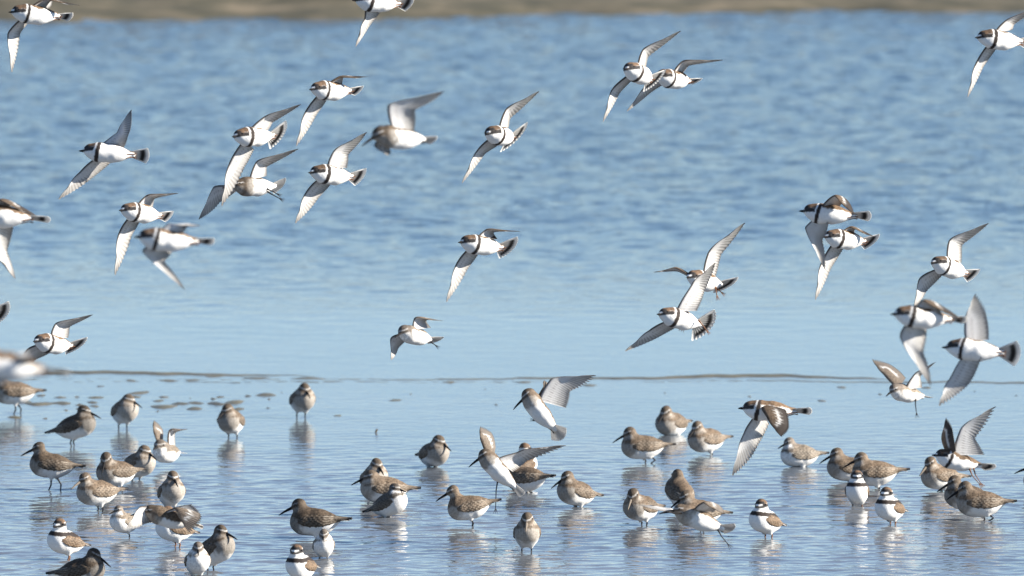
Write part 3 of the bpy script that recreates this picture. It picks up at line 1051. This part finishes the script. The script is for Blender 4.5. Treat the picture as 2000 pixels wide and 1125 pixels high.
plover('banded plover at the top left corner, its brown upper wing level against the bank', (19, 25), (137, 34), 48.2,
       ((88, 3), (158, 11), (86, 18), (100, 5)), ((18, 66), (23, 144), (56, 42), (42, 66)), spread=10)
plover('bird above the frame showing only a pale hanging wing over the top left plover', (-10, -62), (110, -50), 49.5,
       ((90, -80), (150, -100), (95, -50), (110, -75)), ((78, -12), (94, 19), (108, -25), (105, -4)), spread=10)
plover('banded plover cut by the top edge, one white wing hanging over the water', (690, 2), (802, 9), 48.4,
       ((775, -28), (835, -62), (780, -8), (795, -24)), ((716, 38), (694, 93), (750, 14), (726, 50)), spread=22)
plover('banded plover at the top right corner, its raised wing leaving the frame', (1906, 74), (2018, 84), 47.4,
       ((1966, 43), (2035, 10), (1978, 58), (1984, 50)), ((1908, 128), (1889, 192), (1951, 90), (1925, 132)), spread=18)
plover('banded plover with a dark flat upper wing, just above the blurred grey bird', (607, 177), (702, 178), 48.0,
       ((665, 156), (721, 150), (668, 164), (672, 153.5)), ((598, 222), (578, 287), (639, 194), (620, 228)), spread=14)
plover('banded plover with fanned black tail crossing above a grey sandpiper', (457, 269), (552, 264), 47.2,
       ((518, 231), (590, 203), (524, 254), (534, 242)), ((449, 322), (432, 405), (496, 292), (478, 332)), spread=48)
fly('dunlin', 'grey sandpiper with its head hidden behind a plover wing, feet trailing', (438, 365), (553, 364), 48.6,
    ((503, 317), (585, 290), (521, 343), (523, 328)), ((418, 366), (387, 430), (462, 372), (430, 398)), spread=34,
    legs=[[(520, 368), (528, 372), (540, 378)], [(519, 372), (530, 379), (545, 387)]])
plover('banded plover flying below the blurred grey bird, wings in a steep line', (605, 338), (707, 347), 47.6,
       ((652, 297), (718, 257), (678, 328), (682, 303)), ((599, 378), (576, 438), (648, 358), (625, 388)), spread=26)
fly('dunlin', 'large blurred grey bird with a broad raised wing', (703, 262), (850, 276), 41.8,
    ((757, 204), (871, 177), (809, 258), (812, 214)), ((735, 283), (757, 304), (766, 270), (765, 290)), spread=14, hpitch=-25)
plover('white plover flying face on with a wide fanned tail, beside the blurred bird', (953, 262), (1013, 270), 47.4,
       ((992, 214), (1055, 177), (994, 248), (1000, 233)), ((934, 297), (901, 360), (972, 285), (951, 302)), spread=60)
plover('white plover at top centre right with long narrow wings, overlapping a second one', (1223, 134), (1284, 160), 47.6,
       ((1259, 98), (1332, 59), (1262, 130), (1270, 112)), ((1198, 177), (1177, 240), (1236, 155), (1214, 184)), spread=40)
plover('banded plover just behind the tail of the narrow winged white plover', (1283, 151), (1363, 160), 48.8,
       ((1336, 122), (1415, 117), (1334, 143), (1348, 131)), ((1262, 172), (1223, 219), (1303, 160), (1272, 185)), spread=12)
plover('lone banded plover at upper left with wings in one diagonal line', (155, 294), (287, 305), 47.6,
       ((226, 258), (257, 213), (243, 288), (250, 262)), ((158, 338), (113, 391), (216, 318), (182, 350)), spread=16)
plover('sharp banded plover whose tail touches a blurred plover', (236, 411), (331, 424), 48.0,
       ((288, 385), (350, 377), (298, 405), (303, 391)), ((234, 458), (224, 540), (273, 432), (260, 462)), spread=14)
plover('blurred plover with a drooping dark wing bent backwards', (263, 465), (413, 474), 41.0,
       ((330, 432), (392, 440), (360, 453), (366, 436)), ((277, 492), (364, 569), (337, 490), (322, 512)), spread=8, dR=(1, .6))
plover('plover cut by the left edge with a dark wing hanging down', (-72, 414), (92, 431), 44.0,
       ((0, 396), (78, 426), (20, 412), (22, 400)), ((-14, 482), (31, 546), (28, 440), (16, 488)), spread=6, dL=(-.6, .3))
plover('plover beyond the left edge, only its black fanned tail showing', (-104, 604), (12, 613), 47.5,
       ((-60, 560), (-20, 520), (-30, 600), (-38, 560)), ((-90, 650), (-130, 690), (-50, 622), (-75, 655)), spread=40)
plover('banded plover at lower left flying above the very blurred bird', (68, 668), (155, 678), 48.0,
       ((109, 634), (183, 614), (133, 660), (138, 640)), ((55, 684), (24, 742), (97, 690), (70, 706)), spread=42)
plover('very blurred pale bird low at the left edge', (-78, 702), (128, 731), 33.0,
       ((30, 684), (60, 690), (70, 708), (52, 694)), ((-40, 735), (-90, 780), (30, 740), (-10, 750)), spread=6)
plover('banded plover at centre with its dark upper wing edge on', (897, 474), (1001, 486), 47.2,
       ((950, 452), (1018, 452), (972, 467), (965, 457)), ((894, 517), (871, 592), (938, 492), (916, 528)), spread=42)
fly('sandpiper', 'small long billed sandpiper flying alone at centre with one wing drooping', (770, 645), (856, 668), 49.0,
    ((811, 623), (867, 627), (842, 640), (834, 628)), ((766, 661), (764, 704), (797, 660), (781, 682)), spread=30, s=.95, hpitch=-26,
    legs=[[(842, 668), (846, 671), (850, 674)]])
plover('brown collared plover with one wing level and one raised, behind a larger banded one', (1342, 542), (1425, 560), 48.2,
       ((1387, 492), (1457, 433), (1397, 545), (1412, 498)), ((1319, 527), (1275, 532), (1352, 545), (1322, 534)), spread=44,
       legs=[[(1396, 558), (1398, 566), (1400, 576)], [(1394, 558), (1403, 566), (1408, 570)]])
plover('large banded plover with spread black and white tail, wings on a long diagonal', (1285, 612), (1388, 640), 46.6,
       ((1352, 558), (1398, 512), (1362, 607), (1379, 568)), ((1270, 648), (1219, 687), (1328, 636), (1292, 660)), spread=58,
       legs=[[(1364, 625), (1371, 634), (1379, 644)], [(1335, 631), (1335, 634), (1334, 637)]])
plover('banded plover on the right with wings down, above another at its wing', (1561, 414), (1697, 424), 46.8,
       ((1628, 386), (1668, 420), (1640, 404), (1652, 392)), ((1571, 443), (1612, 529), (1618, 436), (1606, 468)), spread=18, dR=(1, .5), dL=(-.9, -.3))
plover('banded plover partly behind the hanging wing of another plover', (1609, 464), (1708, 474), 48.2,
       ((1660, 448), (1711, 464), (1668, 470), (1672, 450)), ((1606, 517), (1592, 588), (1648, 486), (1626, 527)), spread=30)
plover('banded plover banking at right, pointed wing raised, above the blurred pair', (1819, 512), (1905, 540), 48.0,
       ((1856, 470), (1933, 435), (1879, 513), (1882, 480)), ((1798, 545), (1784, 604), (1847, 532), (1812, 572)), spread=20)
plover('blurred plover at right with a long wing hanging over the landing sandpiper', (1740, 615), (1884, 627), 42.2,
       ((1800, 590), (1884, 628), (1840, 612), (1828, 596)), ((1757, 658), (1819, 756), (1812, 634), (1805, 690)), spread=8, dR=(1, .5), dL=(-.6, .1))
plover('big plover at the right edge with broad spread wings and a round black tail', (1840, 678), (1988, 692), 43.6,
       ((1884, 628), (1905, 572), (1932, 663), (1928, 618)), ((1853, 740), (1832, 795), (1917, 697), (1891, 752)), spread=30, gap=.6)
plover('brown backed plover flying low with its near wing swept down, above the wading birds', (1442, 800), (1581, 805), 46.8,
       ((1496, 818), (1525, 853), (1534, 796), (1541, 832)), ((1453, 846), (1429, 931), (1503, 828), (1478, 878)), spread=14, dL=(-.9, -.4), dR=(.2, .2))
fly('sandpiper', 'small sandpiper landing with wings raised and one leg down, beside the blurred plover', (1727, 759), (1818, 779), 50.5,
    ((1788, 733), (1828, 706), (1802, 757), (1800, 738)), ((1724, 733), (1703, 701), (1770, 738), (1743, 717)), s=.95, spread=10,
    hpitch=-30, gap=.8, dL=(-.4, -.4), dR=(.4, .4), legs=[[(1788, 776), (1788, 790), (1790, 806)]])
fly('dunlin', 'grey sandpiper landing at centre, body upright with fanned white tail', (1004, 742), (1098, 858), 49.2,
    ((1076, 739), (1166, 732), (1106, 797), (1114, 764)), ((1058, 754), (1063, 742), (1075, 765), (1070, 752)), spread=46, hpitch=-58, gap=.5, roll=4,
    legs=[[(1074, 832), (1063, 826), (1046, 822)]], dL=(-.3, -.3))
fly('dunlin', 'brown sandpiper touching down on one long leg with both wings spread', (918, 862), (1020, 968), 48.9,
    ((1010, 886), (1109, 869), (1002, 922), (1030, 903)), ((935, 857), (938, 832), (968, 872), (958, 846)), spread=12, hpitch=-48, gap=.9,
    legs=[[(974, 926), (969, 958), (968, 992)]], dL=(-.5, -.5))
plover('banded plover landing at right with raised wings and pink legs dangling', (1820, 889), (1939, 916), 50.0,
       ((1876, 836), (1947, 791), (1924, 888), (1904, 856)), ((1842, 856), (1848, 815), (1866, 880), (1864, 842)), spread=34, gap=.8,
       legs=[[(1893, 914), (1899, 929), (1912, 944)], [(1901, 913), (1905, 927), (1915, 943)]], dL=(-.2, -.2), dR=(.2, .2))
fly('sandpiper', 'white sandpiper sitting on the water with both wings lifted', (299, 881), (356, 887), 51.2,
    ((334, 843), (368, 838), (342, 872), (345, 848)), ((296, 843), (301, 820), (316, 868), (313, 838)), s=1.12, hpitch=-10, gap=.5, spread=8, headz=.012)
fly('dunlin', 'grey brown sandpiper flapping low over a plover, wings drooped and tail black tipped', (256, 990), (396, 1032), 46.6,
    ((342, 996), (371, 1042), (374, 984), (394, 1011)), ((276, 990), (248, 1030), (312, 1014), (280, 1027)), spread=12, hpitch=-14, gap=1.0, s=.95, roll=-26, dR=(-.7, -.7), dL=(-.3, -.3))
fly('dunlin', 'blurred sandpiper lifting off with tail spread, in front of a standing one', (1290, 985), (1432, 1042), 46.0,
    ((1372, 985), (1414, 1003), (1396, 1000), (1402, 990)), ((1312, 989), (1246, 986), (1330, 1000), (1305, 995)), spread=34, hpitch=-10, dR=(.3, .3), roll=16, tail_pitch=-14,
    legs=[[(1402, 1034), (1409, 1047), (1421, 1062)]], dL=(-1, .2))

# ---------------------------------------------------------------- the flock on the mudflat
stand('dunlin', 'brown wader cut by the left edge near the mud patches, legs in the shallows', 26, 808, -84, .030, pitch=2, step=.012)
stand('dunlin', 'dark wader facing right beside the mud patches, bill slanting down', 150, 871, 72, .024, pitch=18, hpitch=-32, hf=-.006, hu=-.002, tone=.7)  # dark back is mostly shade put into the plumage by tone
stand('dunlin', 'hunched wader by the mud patches with its bill pointing right', 243, 838, 22, .022, pitch=20, hyaw=28, hpitch=-38, hf=-.010, hu=-.006)
stand('dunlin', 'pale wader farthest out in the calm water, standing alone near the ridge', 590, 816, 14, .022, pitch=14, hyaw=6, hpitch=-40, hf=-.010, hu=-.004)
stand('dunlin', 'buff wader facing the camera just below the last mud patches, bill tucked', 452, 855, -16, .016, pitch=14, hyaw=-24, hpitch=-45, hf=-.010, hu=-.004)
stand('dunlin', 'tall dark headed wader at far left striding with both black legs clear', 99, 957, -97, .036, pitch=6, hpitch=-20, hu=.008, step=.016, tone=.68)  # tone paints shade over the darker plumage
stand('dunlin', 'brown wader with bill straight down in front of the white breasted one', 226, 958, -56, .016, pitch=2, hyaw=40, hpitch=-50, hu=.002, hf=-.004)
stand('dunlin', 'white breasted dark backed wader beside the wing lifting white bird', 271, 938, 38, .012, pitch=22, hyaw=6, hpitch=-38, hf=-.008, hu=-.002)
stand('dunlin', 'brown wader with a thin pale bill in the left group', 188, 1000, -58, .020, pitch=2, hyaw=8, hpitch=-24, pale=True)
stand('dunlin', 'upright wader behind the flapping grey brown sandpiper', 334, 992, 14, .010, pitch=30, hyaw=2, hpitch=-45, hf=-.012, hu=0)
stand('sandpiper', 'small white breasted wader with short black bill left of the flapping bird', 242, 1050, -42, .016, pitch=18, hyaw=-14, hpitch=-16, hu=.004, one_leg=True)
stand('plover', 'standing ringed plover at lower left with one orange leg back', 126, 1094, -58, .018, pitch=4, hyaw=26, hpitch=-6, step=.012)
stand('plover', 'standing ringed plover whose head is under the wing of the flapping bird', 338, 1069, -62, .018, pitch=4, hyaw=12, hpitch=-8)
stand('dunlin', 'dark wader cut by the bottom edge at lower left, facing right', 162, 1150, 76, .012, pitch=10, hpitch=-30, tone=.55)  # low tone stands in for shade on the camera side
stand('dunlin', 'cream breasted wader facing right with long drooping bill behind a small white one', 420, 1114, 56, .018, pitch=26, hyaw=-4, hpitch=-26, s=1.03, tone=.8)  # some shade on the back painted through tone
stand('sandpiper', 'small white wader facing the camera at the bottom edge', 385, 1126, 8, .008, pitch=24, hpitch=-40, s=.92, hyaw=-6)
stand('dunlin', 'large dark wader in profile with long bill at lower centre left', 612, 1053, -103, .010, pitch=0, hpitch=-22, s=1.08, hu=.002, tone=.6)  # near flank out of the sun, extra shade painted by tone
stand('sandpiper', 'small white wader in front of the large dark one', 632, 1090, 4, .006, pitch=18, hyaw=-8, hpitch=-42, s=.80)
stand('plover', 'standing ringed plover cut by the bottom edge', 588, 1142, -34, .020, pitch=6, hyaw=14, hpitch=-8)
stand('dunlin', 'plump wader alone at centre with bill over its breast to the right', 847, 912, 30, .003, pitch=18, hyaw=14, hpitch=-38, hf=-.008, hu=-.002)
stand('dunlin', 'wader with bill down behind the brown one with raised wing tips', 730, 968, 16, .016, pitch=24, hyaw=8, hpitch=-48, hf=-.010)
stand('dunlin', 'brown wader in profile with crossed wing tips behind a small dark one', 748, 984, -86, .004, pitch=4, hpitch=-18, hf=-.004, hu=-.008, s=1.06)
stand('sandpiper', 'small dark backed wader with bright white breast facing right', 762, 1011, 62, .006, pitch=22, hyaw=-2, hpitch=-26, s=.90, hf=-.004, tone=.55)  # dark back is mostly painted shade, set by tone
stand('dunlin', 'brown wader in profile at centre with long curved bill and pale belly', 914, 1027, -88, .018, pitch=-8, hpitch=-26, s=.95, hu=.014)
stand('plover', 'ringed plover mostly hidden behind the spread wing of the landing brown sandpiper', 1020, 946, 140, .020, pitch=8, hyaw=20, hpitch=0, s=1.02)
stand('dunlin', 'wader seen from behind beneath the spread wing, tail to the right', 1026, 962, -122, .004, pitch=-2, hpitch=-18)
stand('dunlin', 'wader facing straight at the camera with a pale bill, alone at lower centre', 1029, 1077, 2, .016, pitch=20, hyaw=-6, hpitch=-50, pale=True, hf=-.008)
stand('dunlin', 'brown wader at centre right turned half left, black bill slanting down', 1124, 991, -50, .006, pitch=12, hyaw=-22, hpitch=-28)
stand('dunlin', 'brown wader in profile with one leg bent, below the two resting waders', 1253, 904, -80, .012, pitch=2, hpitch=-24, bent=True, hf=-.002)
stand('dunlin', 'resting wader sitting low on the water, farther of the two', 1312, 849, -36, -.004, pitch=6, hyaw=4, hpitch=-34, hf=-.006)
stand('dunlin', 'resting wader with buff back, nearer of the two', 1378, 888, -52, .008, pitch=2, hyaw=14, hpitch=-34, hf=-.006, one_leg=True)
stand('sandpiper', 'small pale wader in profile under the low flying brown backed plover', 1560, 911, -76, -.001, pitch=2, hpitch=-24, s=.92, hf=-.002)
stand('dunlin', 'grey breasted wader behind the brown one with a black tail', 1655, 942, -78, .004, pitch=8, hpitch=-24)
stand('dunlin', 'brown wader with black tail tip behind the front facing ringed plover', 1706, 954, -84, .008, pitch=0, hpitch=-22, s=1.04, hf=-.004)
stand('plover', 'ringed plover facing straight at the camera', 1674, 990, -4, .014, pitch=14, hyaw=4, hpitch=-4)
stand('plover', 'ringed plover beside the front facing one, turned half left', 1738, 1024, -36, .014, pitch=12, hyaw=14, hpitch=-6, step=.008)
stand('dunlin', 'pale headed wader below the landing banded plover', 1836, 960, -60, .006, pitch=6, hyaw=14, hpitch=-34, pale=True)
stand('dunlin', 'wader half hidden behind the brown one at right', 1886, 1002, -86, .010, pitch=8, hpitch=-26, tone=.75)  # tone puts some shade into the plumage colour
stand('dunlin', 'brown wader at lower right with one leg bent and long black bill', 1912, 1017, -92, .012, pitch=2, hpitch=-28, s=1.05, bent=True, tone=.85)  # slight shade painted into the plumage by tone
stand('dunlin', 'wader cut by the right edge', 2040, 970, -84, .006, pitch=8, hpitch=-14)
stand('plover', 'ringed plover standing alone at lower right', 1494, 1050, -46, .016, pitch=18, hyaw=18, hpitch=-6)
stand('dunlin', 'wader with pale bill standing under the wing of the blurred lifting bird', 1252, 1026, -40, .016, pitch=10, hyaw=18, hpitch=-50, pale=True, step=.006)
stand('dunlin', 'brown wader with its face hidden, behind the pair at centre right', 1328, 1000, -160, .020, pitch=18, hyaw=0, hpitch=-20, hf=-.004)
stand('dunlin', 'standing wader behind the blurred lifting bird, long bill above it', 1362, 1037, -74, .018, pitch=8, hpitch=-30)


def twig():
    g = ground(735, 845)
    B = np.eye(3)
    root = new_thing('twig', 'short brown twig sticking up out of the calm water', None, mat4(B, g))
    root['category'] = 'twig'
    m = horn('twig_bark', (.10, .075, .05), .8)
    p = np.array(((-.002, 0, -.02), (-.001, 0, .004), (.0, .001, .007), (.001, 0, .011)))
    link('stem', mesh_np('stem', *tube(p, np.array((.003, .0028, .0026, .0016)), 6), mat=m), root)
    p = np.array(((.0, 0, .005), (.003, .001, .007), (.005, .001, .0115)))
    link('side_shoot', mesh_np('side_shoot', *tube(p, np.array((.0018, .0017, .001)), 6), mat=m), root)


twig()
